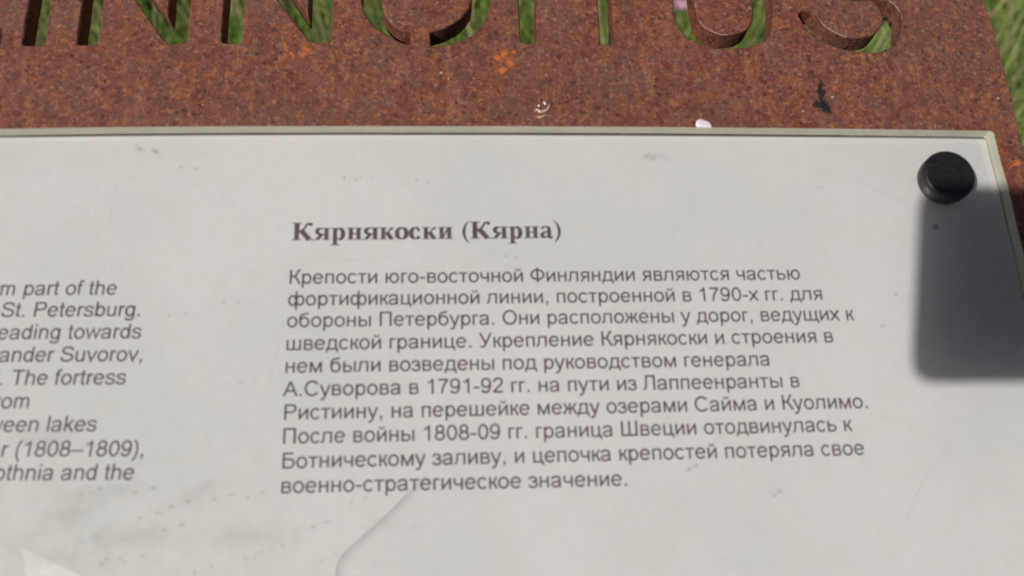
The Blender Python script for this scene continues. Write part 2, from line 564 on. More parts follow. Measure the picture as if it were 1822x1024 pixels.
# two posts of the same steel below the board, welded to its underside
def post(x, y):
    M = M_SIGN.inverted()
    w, d = .03, .008
    p0 = M_SIGN @ Vector((x, y, Z_STEEL-T_STEEL-.001))
    vs = []
    for (dx, dy) in ((-w, -d), (w, -d), (w, d), (-w, d)):
        top = M_SIGN @ Vector((x+dx, y+dy, Z_STEEL-T_STEEL-.0004))
        vs.append(M @ Vector((p0.x+dx, p0.y+dy, -.05))); vs.append(M @ top)
    f = [(0, 2, 3, 1), (2, 4, 5, 3), (4, 6, 7, 5), (6, 0, 1, 7), (1, 3, 5, 7), (0, 6, 4, 2)]
    return link('post', mesh('post', vs, f), RUST, sign)
post(-.44, -.20); post(.10, -.20)

# clear sheet: outline as measured along its upper and right edge
def zt(px, py): return unp(px, py, Z_TOP)
top = [zt(*p) for p in [(0, 229.3), (200, 226.3), (400, 224.9), (620, 224.4), (900, 224.6), (1200, 226.2), (1500, 229.3), (1700, 231.9), (1762, 233.0)]]
right = [zt(*p) for p in [(1768.5, 237.5), (1780, 285), (1793.6, 332), (1808, 396), (1822, 454)]]
csheet = [(-.47, .0515)]+top+right+[(right[-1][0]+.0002, -.29), (-.47, -.29)]
m = curve_plate('clear_sheet', [csheet], Z_TOP, T_CLEAR-.0004)
cs = link('clear_sheet', m, None, sign, [CLEAR, EDGE])
for p in m.polygons:
    p.material_index = 0 if abs(p.normal.z) > .7 else 1
def z0(px, py): return unp(px, py, 0)
def zi(px, py): return unp(px-1.0, py+1.4, 0)
ptop = [zi(*p) for p in [(0, 244.3), (200, 241.6), (400, 240.1), (620, 239.3), (900, 239.7), (1200, 241.3), (1500, 243.8), (1700, 245.7), (1753, 246.6), (1755.8, 248.6)]]
pright = [zi(*p) for p in [(1764, 285), (1776.8, 332), (1791, 396), (1806, 454)]]
psheet = [(-.469, ptop[0][1]-.002)]+ptop+pright+[(pright[-1][0], -.289), (-.469, -.289)]
ps = link('print_sheet', curve_plate('print_sheet', [psheet], 0.0, .0008), PRINT, sign)
bsheet = [(x+(.0010 if x > .1 else 0), y+(.0009 if y > .04 else 0)) for x, y in psheet]
bs = link('dark_border', curve_plate('dark_border', [bsheet], -.0009, .0022), BACKING, sign)

# ------------------------------------------------------------------ lettering (stroke-built glyphs)
def ribbon(pts, w, verts, faces, z, T):
    P = [np.array(p, float) for p in pts]
    n = len(P)
    W = w if isinstance(w, (list, tuple)) else [w]*n
    base = len(verts)
    for i in range(n):
        d1 = P[i]-P[i-1] if i else P[1]-P[0]
        d2 = P[i+1]-P[i] if i < n-1 else P[-1]-P[-2]
        d1 = d1/(np.linalg.norm(d1)+1e-9); d2 = d2/(np.linalg.norm(d2)+1e-9)
        t = d1+d2
        t = t/(np.linalg.norm(t)+1e-9)
        nrm = np.array([-t[1], t[0]])
        k = 1/max(.45, float(nrm@np.array([-d1[1], d1[0]])))
        for s in (-1, 1):
            q = P[i]+s*nrm*W[i]/2*k
            verts.append((*T(q[0], q[1]), z))
    for i in range(n-1):
        a = base+2*i
        faces.append((a, a+2, a+3, a+1))

def Sx(p, w=.085, k=4):
    q = smooth_loop(p, k, False)
    if isinstance(w, (list, tuple)):
        ww = []
        for i in range(len(w)-1):
            ww += [w[i]+(w[i+1]-w[i])*j/k for j in range(k)]
        w = ww+[w[-1]]
    return (q, w)
def El(cx, cy, rx, ry, a0=0, a1=360, w=.085, n=20):
    pts = [(cx+rx*math.cos(rad(a0+(a1-a0)*i/n)), cy+ry*math.sin(rad(a0+(a1-a0)*i/n))) for i in range(n+1)]
    if abs(a1-a0) == 360: pts.append(pts[1])
    if isinstance(w, tuple):        # (side width, top width)
        w = [w[0]*abs(math.cos(rad(a0+(a1-a0)*i/n)))**1.4+w[1]*abs(math.sin(rad(a0+(a1-a0)*i/n))) for i in range(n+1)]
        if abs(a1-a0) == 360: w.append(w[1])
    return (pts, w)
V, H = .088, .075
def st(x, y0=0, y1=.519, w=V): return ([(x, y0), (x, y1)], w)
def ba(y, x0, x1, w=H): return ([(x0, y), (x1, y)], w)
def ln(*p, w=V): return (list(p), w)
o_ = El(.278, .2595, .203, .232)
breve = Sx([(.17, .70), (.2, .625), (.28, .60), (.36, .625), (.39, .70)], .06)
a_ = [Sx([(.078, .36), (.12, .45), (.26, .488), (.39, .455), (.428, .36), (.428, .10), (.45, 0)]),
      Sx([(.428, .30), (.33, .268), (.17, .24), (.085, .19), (.078, .12), (.13, .045), (.22, .027), (.33, .055), (.41, .13), (.428, .20)], .078)]
e_ = [ba(.272, .08, .478, .07), El(.278, .2595, .203, .232, 3, 326)]
c_ = [El(.265, .2595, .195, .232, 38, 322)]
arch = Sx([(.11, .36), (.17, .45), (.29, .485), (.40, .45), (.44, .34), (.44, 0)], .083)
k_arm = [Sx([(.43, .50), (.365, .475), (.315, .37), (.24, .285), (.12, .27)], .078), ln((.25, .29), (.415, 0))]
B_low = Sx([(.12, .415), (.40, .415), (.53, .375), (.572, .235), (.52, .085), (.38, .038), (.12, .038)])
R_up = Sx([(.12, .68), (.40, .68), (.53, .64), (.572, .52), (.53, .395), (.40, .35), (.12, .35)])
x_ = [ln((.04, .519), (.46, 0)), ln((.46, .519), (.04, 0))]
y_ = [ln((.045, .519), (.25, .03)), Sx([(.455, .519), (.35, .24), (.25, -.02), (.19, -.14), (.13, -.172), (.05, -.165)], .083)]
p_ = [st(.11, -.199), El(.297, .2595, .18, .232)]
soft_b = Sx([(.11, .295), (.30, .295), (.41, .26), (.445, .165), (.41, .07), (.30, .036), (.11, .036)], .08)
SANS = {
 ' ': (.278, []), '.': (.278, [st(.139, 0, .1, .1)]), ',': (.278, [st(.139, 0, .1, .1), ln((.165, .02), (.11, -.14), w=.045)]),
 '-': (.333, [ba(.255, .03, .30, .085)]), '–': (.556, [ba(.255, 0, .556, .07)]),
 '(': (.333, [Sx([(.285, .73), (.165, .55), (.115, .26), (.165, -.03), (.285, -.21)], .075)]),
 ')': (.333, [Sx([(.048, .73), (.168, .55), (.218, .26), (.168, -.03), (.048, -.21)], .075)]),
 '0': (.556, [El(.278, .352, .195, .325)]), '1': (.556, [st(.335, 0, .716), ln((.335, .665), (.24, .575), (.11, .51), w=.08)]),
 '2': (.556, [Sx([(.085, .50), (.13, .63), (.28, .68), (.43, .63), (.46, .52), (.40, .38), (.2, .19), (.09, .06)]), ba(.042, .045, .505, .085)]),
 '7': (.556, [ba(.665, .05, .51, .085), Sx([(.47, .64), (.34, .46), (.25, .25), (.21, 0)])]),
 '8': (.556, [El(.278, .525, .165, .155), El(.278, .2, .2, .17)]),
 '9': (.556, [El(.27, .475, .19, .205), Sx([(.46, .475), (.455, .28), (.39, .09), (.26, .03), (.14, .06), (.085, .15)])]),
 'а': (.556, a_), 'a': (.556, a_), 'о': (.556, [o_]), 'o': (.556, [o_]), 'е': (.556, e_), 'e': (.556, e_), 'с': (.5, c_),
 'б': (.573, [El(.287, .25, .2, .222), Sx([(.087, .25), (.085, .42), (.12, .56), (.22, .63), (.40, .66), (.47, .71)], .08)]),
 'в': (.531, [st(.11), Sx([(.11, .483), (.32, .483), (.405, .455), (.425, .385), (.40, .315), (.32, .28), (.11, .28)], .075),
              Sx([(.32, .28), (.42, .245), (.452, .155), (.42, .065), (.31, .036), (.11, .036)], .08)]),
 'г': (.365, [st(.11), ba(.481, .07, .345)]),
 'д': (.583, [ba(.481, .13, .50), st(.46, .03), Sx([(.17, .483), (.162, .3), (.13, .13), (.08, .036)], .08), ba(.036, .015, .575), st(.05, -.13, .06, .075), st(.54, -.13, .06, .075)]),
 'ж': (.669, [st(.335), Sx([(.645, .50), (.575, .475), (.52, .37), (.45, .285), (.335, .27)], .078), ln((.46, .29), (.635, 0)),
              Sx([(.025, .50), (.095, .475), (.15, .37), (.22, .285), (.335, .27)], .078), ln((.21, .29), (.035, 0))]),
 'з': (.458, [Sx([(.052, .37), (.10, .455), (.21, .487), (.335, .45), (.37, .38), (.33, .305), (.18, .278)], .08),
              Sx([(.19, .278), (.35, .25), (.395, .155), (.35, .06), (.22, .028), (.09, .06), (.048, .15)], .083)]),
 'и': (.559, [st(.11), st(.45), ln((.12, .06), (.44, .46), w=.08)]),
 'й': (.559, [st(.11), st(.45), ln((.12, .06), (.44, .46), w=.08), breve]),
 'к': (.437, [st(.11)]+k_arm), 'л': (.583, [Sx([(.015, .036), (.09, .06), (.135, .2), (.15, .483)], .08), ba(.481, .11, .51), st(.468)]),
 'м': (.688, [st(.11), st(.58), ln((.125, .50), (.345, .035), (.565, .50), w=.083)]),
 'н': (.552, [st(.11), st(.44), ba(.28, .11, .44)]), 'п': (.542, [st(.11), st(.432), ba(.481, .07, .475)]),
 'р': (.556, p_), 'p': (.556, p_), 'т': (.458, [st(.23), ba(.481, .015, .445)]), 'у': (.5, y_), 'х': (.5, x_), 'x': (.5, x_),
 'ф': (.823, [st(.411, -.199, .716), El(.235, .2595, .165, .232), El(.588, .2595, .165, .232)]),
 'ц': (.573, [st(.11), st(.43), ba(.036, .07, .56), st(.525, -.13, .06, .075)]),
 'ч': (.521, [Sx([(.09, .519), (.09, .34), (.14, .245), (.25, .22), (.42, .26)], .083), st(.42)]),
 'ш': (.802, [st(.11), st(.40), st(.69), ba(.036, .11, .69)]), 'щ': (.823, [st(.11), st(.40), st(.69), ba(.036, .11, .81), st(.78, -.13, .06, .075)]),
 'ы': (.719, [st(.11), soft_b, st(.61)]), 'ь': (.521, [st(.11), soft_b]),
 'ю': (.75, [st(.11), ba(.27, .11, .28), El(.472, .2595, .195, .232)]),
 'я': (.542, [st(.43), Sx([(.43, .483), (.24, .483), (.135, .45), (.105, .365), (.14, .28), (.25, .247), (.43, .247)], .08), ln((.27, .25), (.07, 0))]),
 'К': (.583, [st(.12, 0, .716, .095), Sx([(.565, .70), (.475, .67), (.405, .52), (.31, .39), (.12, .375)], .088), ln((.32, .39), (.56, 0), w=.095)]),
 'Ф': (.76, [st(.38, -.02, .735, .092), El(.38, .37, .305, .245, w=.09)]),
 'П': (.719, [st(.125, 0, .716, .095), st(.595, 0, .716, .095), ba(.675, .12, .60, .083)]),
 'О': (.778, [El(.389, .358, .30, .33, w=.09, n=28)]),
 'У': (.635, [ln((.06, .716), (.325, .20)), Sx([(.575, .716), (.41, .36), (.30, .13), (.24, .05), (.16, .033), (.07, .045)])]),
 'А': (.667, [ln((.04, 0), (.333, .70)), ln((.333, .70), (.627, 0)), ba(.25, .14, .53, .08)]),
 'С': (.722, [El(.38, .358, .30, .33, 35, 325, w=.09, n=26)]),
 'Л': (.656, [Sx([(.015, .04), (.1, .07), (.15, .25), (.168, .68)]), ba(.676, .13, .58, .083), st(.54, 0, .716, .095)]),
 'Р': (.667, [st(.125, 0, .716, .095), R_up]), 'P': (.667, [st(.125, 0, .716, .095), R_up]),
 'Б': (.656, [st(.12, 0, .716, .095), ba(.676, .12, .56, .083), B_low]),
 'Ш': (.917, [st(.12, 0, .716, .095), st(.458, 0, .716, .095), st(.795, 0, .716, .095), ba(.042, .12, .80, .083)]),
 'S': (.667, [Sx([(.575, .52), (.51, .64), (.34, .68), (.16, .64), (.105, .535), (.16, .43), (.34, .37), (.52, .31), (.585, .20), (.52, .075), (.34, .033), (.14, .075), (.08, .22)], .09)]),
 'T': (.611, [st(.305, 0, .716, .095), ba(.673, .02, .59, .085)]), 'B': (.667, [st(.12, 0, .716, .095), R_up, B_low]),
 'A': (.667, [ln((.04, 0), (.333, .70)), ln((.333, .70), (.627, 0)), ba(.25, .14, .53, .08)]),
 'W': (.944, [ln((.03, .716), (.24, .03), (.472, .68), (.70, .03), (.915, .716))]),
 's': (.5, [Sx([(.43, .37), (.38, .455), (.25, .488), (.12, .455), (.087, .375), (.15, .30), (.27, .262), (.39, .225), (.435, .145), (.38, .055), (.25, .028), (.11, .06), (.058, .155)], .08)]),
 'n': (.556, [st(.11), arch]), 'h': (.556, [st(.11, 0, .716), arch]),
 'm': (.833, [st(.11), Sx([(.11, .36), (.16, .45), (.26, .485), (.36, .45), (.395, .34), (.395, 0)], .083), Sx([(.395, .36), (.45, .45), (.56, .485), (.66, .45), (.69, .34), (.69, 0)], .083)]),
 'r': (.333, [st(.11), Sx([(.11, .33), (.15, .43), (.22, .478), (.33, .455)], .08)]),
 'u': (.556, [st(.44), Sx([(.11, .519), (.11, .17), (.15, .07), (.26, .032), (.38, .07), (.44, .17)], .083)]),
 'b': (.556, [st(.11, 0, .716), El(.297, .2595, .18, .232)]), 'd': (.556, [st(.445, 0, .716), El(.258, .2595, .18, .232)]),
 'g': (.556, [El(.258, .2595, .18, .232), Sx([(.445, .519), (.445, .2), (.445, -.03), (.40, -.14), (.26, -.175), (.13, -.145), (.09, -.07)], .083)]),
 't': (.278, [Sx([(.13, .68), (.13, .4), (.13, .12), (.155, .045), (.26, .036)], .085), ba(.481, .02, .25)]),
 'f': (.278, [Sx([(.115, 0), (.115, .3), (.115, .58), (.145, .665), (.21, .685), (.29, .675)], .085), ba(.481, .01, .24)]),
 'i': (.222, [st(.111), st(.111, .616, .716)]), 'l': (.222, [st(.111, 0, .716)]),
 'k': (.5, [st(.11, 0, .716), ln((.44, .519), (.12, .21)), ln((.23, .31), (.46, 0))]),
 'v': (.5, [ln((.045, .519), (.25, .03), (.455, .519))]),
 'w': (.722, [ln((.04, .519), (.2, .03), (.361, .48), (.522, .03), (.68, .519), w=.08)]),
}
def rc(x0, x1, y0, y1): return ([((x0+x1)/2, y0), ((x0+x1)/2, y1)], x1-x0)
def blob(x, y, r): return El(x, y, r*.5, r*.5, w=r)
ya = [rc(.36, .50, 0, .46), rc(.30, .55, 0, .03), rc(.22, .55, .43, .46),
      Sx([(.36, .445), (.24, .44), (.14, .40), (.105, .33), (.14, .255), (.24, .22), (.36, .215)], [.03, .05, .12, .14, .11, .05, .03]),
      ln((.28, .23), (.11, .02), w=.11), rc(0, .17, 0, .03)]
er = [rc(.10, .235, -.205, .46), rc(.02, .2, .43, .46), rc(.02, .32, -.205, -.175),
      Sx([(.23, .38), (.32, .435), (.41, .38), (.445, .23), (.41, .07), (.33, .02), (.23, .07)], [.03, .07, .12, .15, .12, .07, .03])]
en = [rc(.09, .225, 0, .46), rc(.36, .495, 0, .46), rc(.03, .285, 0, .03), rc(.30, .555, 0, .03), rc(.03, .285, .43, .46), rc(.30, .555, .43, .46)]
ka = [rc(.09, .225, 0, .46), rc(.03, .285, 0, .03), rc(.03, .285, .43, .46), Sx([(.22, .24), (.30, .26), (.36, .33), (.41, .42)], .055), blob(.455, .415, .05),
      ln((.29, .26), (.45, .01), w=.14), rc(.36, .54, 0, .03)]
K_ = [rc(.10, .26, 0, .66), rc(.02, .34, 0, .035), rc(.02, .34, .63, .665), Sx([(.25, .34), (.36, .37), (.45, .46), (.53, .60), (.60, .645)], .07), blob(.655, .60, .065),
      ln((.34, .36), (.62, .02), w=.17), rc(.50, .78, 0, .035)]
SERIF = {
 ' ': (.25, []), 'К': (.78, K_), 'я': (.56, ya), 'р': (.556, er), 'н': (.576, en+[rc(.22, .37, .21, .255)]), 'к': (.55, ka),
 'о': (.5, [El(.25, .23, .168, .212, w=(.145, .045), n=24)]),
 'с': (.444, [El(.235, .23, .155, .212, 50, 325, w=(.145, .05)), blob(.345, .345, .05)]),
 'и': (.576, en+[ln((.22, .07), (.37, .40), w=.05)]),
 '(': (.333, [Sx([(.30, .69), (.17, .50), (.12, .26), (.17, .02), (.30, -.17)], [.02, .075, .11, .075, .02])]),
 ')': (.333, [Sx([(.033, .69), (.163, .50), (.213, .26), (.163, .02), (.033, -.17)], [.02, .075, .11, .075, .02])]),
 'а': (.5, [Sx([(.10, .35), (.14, .435), (.25, .45), (.33, .40), (.345, .28), (.345, .08), (.39, .025), (.48, .04)], [.1, .05, .045, .11, .135, .135, .1, .03]),
            Sx([(.33, .28), (.18, .22), (.10, .15), (.10, .08), (.16, .04), (.25, .06), (.33, .1)], [.03, .07, .13, .12, .09, .05, .03])]),
}
def layout(s, font):
    x, out, lo, hi = 0, [], 1e9, -1e9
    for ch in s:
        adv, strokes = font[ch]
        for pts, w in strokes:
            mw = max(w) if isinstance(w, list) else w
            vert = abs(pts[0][0]-pts[-1][0]) < 1e-6 and len(pts) == 2
            pad = mw/2 if (vert or len(pts) > 2) else 0
            lo = min(lo, x+min(p[0] for p in pts)-pad); hi = max(hi, x+max(p[0] for p in pts)+pad)
            out.append(([(x+a, b) for a, b in pts], w))
        x += adv
    return out, lo, hi
def text_line(name, s, font, em, x0, y0, x1, y1, mat, shear=0.0, track=None, anchor='both', bold=1.0):
    """line of print between two measured points of its base line"""
    A, B = np.array(unp(x0, y0)), np.array(unp(x1, y1))
    strokes, lo, hi = layout(s, font)
    d = (B-A)/np.linalg.norm(B-A); nrm = np.array([-d[1], d[0]])
    if anchor == 'both':
        sx = np.linalg.norm(B-A)/(hi-lo)
        org = A-d*lo*sx
    else:                           # set from the right-hand end
        sx = em*.966
        org = B-d*hi*sx
    verts, faces = [], []
    def T(x, y):
        q = org+d*(x*sx+y*em*shear)+nrm*y*em
        return (q[0], q[1])
    for i, (pts, w) in enumerate(strokes):
        w = [v*bold*1.05 for v in w] if isinstance(w, list) else w*bold*1.05
        ribbon(pts, w, verts, faces, .00006+(i % 40)*.0000012, T)
    print('TEXT %-40s em_x %.2f mm' % (s[:40], sx*1000))
    return link(name, mesh(name, verts, faces), mat, ps)

EM = 0.00648
text_line('heading', 'Кярнякоски (Кярна)', SERIF, .0089, 519.2, 427.3, 998.5, 423.3, INK, bold=1.0)
RU = [('Крепости юго-восточной Финляндии являются частью', 515.3, 504.9, 1424.3, 497),
      ('фортификационной линии, построенной в 1790-х гг. для', 512.3, 543.6, 1463.4, 533.5),
      ('обороны Петербурга. Они расположены у дорог, ведущих к', 510.4, 582, 1521, 569.3),
      ('шведской границе. Укрепление Кярнякоски и строения в', 509.4, 622.8, 1483, 608.6),
      ('нем были возведены под руководством генерала', 507.8, 663.1, 1370, 650),
      ('А.Суворова в 1791-92 гг. на пути из Лаппеенранты в', 504.8, 704.6, 1423.3, 688.4),
      ('Ристиину, на перешейке между озерами Сайма и Куолимо.', 505.4, 746.3, 1544.2, 725.4),
      ('После войны 1808-09 гг. граница Швеции отодвинулась к', 503.4, 789, 1517.5, 766),
      ('Ботническому заливу, и цепочка крепостей потеряла свое', 502.2, 832.9, 1538.9, 808.5),
      ('военно-стратегическое значение.', 500.3, 876.9, 1115.8, 863.3)]
for s, *q in RU:
    text_line('text_line', s, SANS, EM, *q, INK)
EN = [('form part of the', 1.6, 525.3, 206.5, 524), ('the road to St. Petersburg.', 4.9, 563.6, 248, 562), ('leading towards', 0, 603.5, 250, 601.5),
      ('Alexander Suvorov,', 3, 643.5, 252, 642), ('1791–92. The fortress', 2, 684.6, 222.4, 683.2), ('from', 0, 726.3, 49.8, 725.6),
      ('between lakes', 0, 768, 170.2, 766.6), ('War (1808–1809),', 2, 812, 254.2, 810.7), ('Bothnia and the', 0, 854, 236.8, 852.7)]
for s, *q in EN:
    text_line('text_line', s, SANS, EM, *q, INK_EN, shear=.055, anchor='right')

# ------------------------------------------------------------------ soft marks: dirt, scratches, faint shapes, painted edge glints
def uv_mesh(name, verts, faces, uvs):
    m = mesh(name, verts, faces)
    l = m.uv_layers.new(name='UVMap')
    for p in m.polygons:
        for li, vi in zip(p.loop_indices, p.vertices):
            l.data[li].uv = uvs[vi]
    return m
def discs(name, items, z, mat, parent):
    """items: px, py, half width px, half height px, turn"""
    for i, (px, py, rx, ry, an) in enumerate(items):
        v, f, uv, b = [], [], [], 0
        c, s = math.cos(rad(an)), math.sin(rad(an))
        for a, d in ((-1, -1), (1, -1), (1, 1), (-1, 1)):
            q = unp(px+a*rx*c-d*ry*s, py-(a*rx*s+d*ry*c), z)
            v.append((*q, z+i*2e-6)); uv.append(((a+1)/2, (d+1)/2))
        f.append((b, b+1, b+2, b+3))
        link(name, uv_mesh(name, v, f, uv), mat, parent)
def lines(name, items, z, mat, parent):
    """items: (list of px points, width px)"""
    for i, (pts, w) in enumerate(items):
        v, f, uv = [], [], []
        P = [np.array(p) for p in smooth_loop(pts, 6, False)]
        b = len(v)
        for k in range(len(P)):
            t = P[min(k+1, len(P)-1)]-P[max(k-1, 0)]
            t = t/np.linalg.norm(t); nn = np.array([-t[1], t[0]])
            for s in (0, 1):
                q = P[k]+nn*(s-.5)*w
                v.append((*unp(q[0], q[1], z), z+i*2e-6)); uv.append((s, k/(len(P)-1)))
        for k in range(len(P)-1):
            a = b+2*k
            f.append((a, a+1, a+3, a+2))
        link(name, uv_mesh(name, v, f, uv), mat, parent)

zp = .00004
lines('contour_line', [([(775, 838), (735, 880), (690, 925), (645, 965), (618, 990), (608, 1010), (606, 1040), (612, 1075)], 20)], zp,  # faint violet line, fading off to one side
      soft('faint_violet_line', (0.33, 0.31, 0.34), 0.28, 'side', power=1.7), ps)
A3 = [z0(36, 972), z0(160, 1030), z0(230, 1100), z0(70, 1100)]
link('pale_wedge', mesh('pale_wedge', [(*p, zp) for p in A3], [(0, 3, 2, 1)]), plain('pale_wedge', (0.71, 0.72, 0.70), .5, .2, nz=.06), ps)  # flat paler wedge at the lower left
zs = Z_TOP+.00005
discs('smudge', [(248, 265, 15, 9, -30)], zs, soft('grey_smudge', (0.25, 0.24, 0.22), 0.5, noise=1.6, nscale=.8), cs)
discs('dirt_speck', [(322, 297, 7, 6, 0), (612, 317, 5, 5, 0), (641, 315, 4, 4, 0), (741, 320, 5, 5, 0), (404, 681, 4, 4, 0), (428, 680, 4, 4, 0),
      (1226, 834, 9, 8, 0), (1150, 278, 12, 8, 20), (901, 456, 5, 5, 0), (398, 536, 3, 6, 0), (420, 539, 3, 5, 0), (240, 875, 12, 4, 0), (145, 876, 7, 6, 0),
      (305, 900, 8, 5, 0), (293, 942, 9, 6, 30), (383, 886, 7, 4, 10), (440, 884, 5, 5, 0), (250, 920, 9, 4, 0), (190, 995, 5, 5, 0), (222, 999, 8, 4, 0), (182, 1002, 6, 8, 0),
      (437, 991, 8, 4, 10), (455, 989, 5, 4, 0), (503, 970, 6, 4, 0), (558, 936, 10, 5, 20), (571, 996, 6, 4, 0), (346, 1017, 5, 9, -20), (1456, 332, 6, 2.4, -40),
      (1568, 581, 5, 4, 0), (1378, 881, 7, 6, 0), (1592, 524, 6, 3, 30), (625, 893, 7, 5, 0), (300, 560, 4, 4, 0)],
      zs, soft('brown_dirt', (0.24, 0.18, 0.14), 0.55, noise=1.0, nscale=1.5, power=1.7), cs)
discs('dirt_film', [(90, 925, 90, 34, 10), (200, 965, 110, 30, 10), (160, 880, 130, 22, 4), (420, 960, 120, 30, 0), (60, 780, 80, 40, 0), (30, 1000, 70, 24, 0), (140, 960, 40, 14, 35), (330, 880, 70, 26, 30)],
      zs+.00002, soft('grey_dirt_film', (0.38, 0.38, 0.34), 0.13, noise=2.0, nscale=.35, power=1.3), cs)
discs('ink_dot', [(1665, 403, 8, 8, 0)], zs, soft('blue_dot', (0.03, 0.04, 0.07), .8), cs)
lines('scratch_and_glint', [([(1455, 705), (1480, 745), (1510, 775), (1540, 830), (1555, 860)], 4), ([(1300, 800), (1340, 850), (1420, 905)], 3),
      ([(900, 430), (850, 455), (795, 480), (765, 500), (745, 525)], 4), ([(185, 300), (172, 350), (168, 385), (150, 400)], 4), ([(330, 310), (420, 390), (480, 450)], 3),
      ([(1190, 490), (1140, 560), (1100, 640), (1090, 700)], 4), ([(1240, 360), (1200, 400), (1160, 450)], 3), ([(505, 560), (495, 620), (470, 700)], 4),
      ([(1120, 285), (1150, 270), (1200, 290)], 4), ([(1500, 300), (1560, 340), (1620, 360)], 3), ([(560, 440), (590, 462), (632, 460)], 3), ([(815, 590), (860, 640), (880, 700)], 3),
      ([(95, 985), (140, 955), (165, 930)], 5), ([(620, 900), (640, 930), (700, 945), (760, 930)], 4), ([(160, 505), (185, 480), (182, 450)], 3),
      ([(1700, 780), (1640, 860), (1600, 960)], 3), ([(1250, 620), (1320, 600), (1400, 560)], 3), ([(560, 985), (640, 1010), (720, 1005)], 4)],
      zs, soft('fine_scratch', (0.40, 0.39, 0.37), 0.14, 'line', power=1.0), cs)

# on the steel
ze = Z_STEEL+.00006
discs('orange_rust_spot', [(896, 96, 14, 10, 60), (884, 103, 10, 10, 0), (908, 112, 16, 10, -60), (893, 126, 14, 9, 0), (914, 92, 7, 6, 0), (545, 88, 14, 9, -30), (520, 98, 12, 6, -50),
      (540, 98, 12, 7, 20), (508, 84, 4, 12, 10), (1810, 290, 12, 9, 0)], ze, soft('orange_rust', (0.50, 0.145, 0.045), 1.5, noise=2.6, nscale=1.3, power=1.2), plate)
discs('black_stain', [(1462, 166, 11, 13, 0), (1460, 153, 7, 12, 0), (1464, 186, 17, 14, -35), (1470, 195, 12, 11, 0), (1457, 186, 12, 9, 0)], ze, soft('black_stain', (0.022, 0.022, 0.025), 1.5, noise=1.8, nscale=.9, power=1.2), plate)
discs('dark_dot', [(1575, 34, 7, 6, 0)], ze, soft('dark_dot', (0.01, 0.01, 0.015), 2.0, power=1.2), plate)  # small near-black dot beside the inner edge of the S
discs('pale_fleck', [(1481, 173, 4, 3, 0), (1429, 198, 3, 2.5, 0), (960, 187, 2, 2, 0), (785, 130, 4, 3, 0), (843, 140, 2, 2, 0), (798, 140, 1.6, 4, 0), (245, 140, 1.5, 1.5, 0), (675, 205, 1.5, 2, 0), (1776, 175, 3, 2.5, 0), (360, 187, 1.6, 1.6, 0), (1390, 50, 2, 1.5, 0), (1150, 130, 2, 1.6, 0)], ze, soft('pale_fleck', (0.5, 0.36, 0.29), 1.4, power=1.0), plate)
lines('scratch_and_glint', [([(1580, 1), (1592, 9), (1602, 24)], 3.2), ([(705, 36), (716, 42), (724, 45)], 2.2), ([(1456, 33), (1470, 49), (1498, 64), (1508, 66)], 2.6),
      ([(1238, 30), (1254, 49), (1280, 61.5), (1300, 62)], 2.6), ([(1330, 12), (1338, 17)], 2.5)], ze, soft('lit_edge_and_scratch', (0.45, 0.33, 0.29), 0.75, 'line', power=.8), plate)  # pale lines paint the lit edges of U and S, among scratches

# ------------------------------------------------------------------ black screw cap on the panel
def lathe(name, prof, n=64):
    v, f = [], []
    for r, z in prof:
        for i in range(n):
            a = 2*math.pi*i/n
            v.append((r*math.cos(a), r*math.sin(a), z))
    for j in range(len(prof)-1):
        for i in range(n):
            f.append((j*n+i, j*n+(i+1) % n, (j+1)*n+(i+1) % n, (j+1)*n+i))
    v.append((0, 0, prof[-1][1])); c = len(v)-1
    for i in range(n): f.append(((len(prof)-1)*n+i, (len(prof)-1)*n+(i+1) % n, c))
    m = mesh(name, v, f, True)
    return m
CAPZ = Z_TOP
CAPT = .0062
cx, cy = unp(1691, 309.5, CAPZ+CAPT)
R = .0086
prof = [(R-.0006, 0), (R-.0003, .0002), (R-.0003, .0009), (R-.0001, .0012), (R, .0022), (R, CAPT-.0010), (R-.0002, CAPT-.0004), (R-.0006, CAPT-.0001), (R-.0011, CAPT), (R-.0019, CAPT-.0001),
        (R-.003, CAPT-.0001), (.0045, CAPT-.0001), (.001, CAPT-.0001)]
cap = link('screw_cap', lathe('screw_cap', prof), BLACK, sign)
cap.location = (cx, cy, CAPZ)

# ------------------------------------------------------------------ small things lying on the board
# caustic and glints of a clear droplet, shaped as solid pale curls
fx, fy = unp(965, 192, Z_STEEL)
drop_glint = empty('droplet_glints', 'glints and caustic of a clear droplet shaped as cream curls on the rusty steel left of the petal', 'drop_glint', M_SIGN @ Matrix.Translation((fx, fy, Z_STEEL)))
CAUSTIC = plain('droplet_caustic', (0.60, 0.42, 0.28), .15, .8, nz=.3, scale=1.0)
def curl(pts, r):
    P = smooth_loop(pts, 4, False)
    v, f, k = [], [], 8
    for i, (x, y) in enumerate(P):
        a = P[min(i+1, len(P)-1)]; b_ = P[max(i-1, 0)]
        t = math.atan2(a[1]-b_[1], a[0]-b_[0])
        rr = r*(.25+.75*math.sin(math.pi*(i+.5)/len(P)))
        for q in range(k):
            w = 2*math.pi*q/k
            v.append((x-math.sin(t)*math.cos(w)*rr, y+math.cos(t)*math.cos(w)*rr, rr*.6*(1+math.sin(w))))
    n_ = len(P)
    for i in range(n_-1):
        for q in range(k):
            f.append((i*k+q, (i+1)*k+q, (i+1)*k+(q+1) % k, i*k+(q+1) % k))
    f.append(tuple(range(k))[::-1]); f.append(tuple(range((n_-1)*k, n_*k)))
    return mesh('curl', v, f, True)
def fq(px, py):
    q = unp(px, py, Z_STEEL)
    return (q[0]-fx, q[1]-fy)
link('caustic_rim', curl([fq(950, 199), fq(956, 196), fq(962, 200), fq(973, 196), fq(978, 186)], .00062), CAUSTIC, drop_glint)
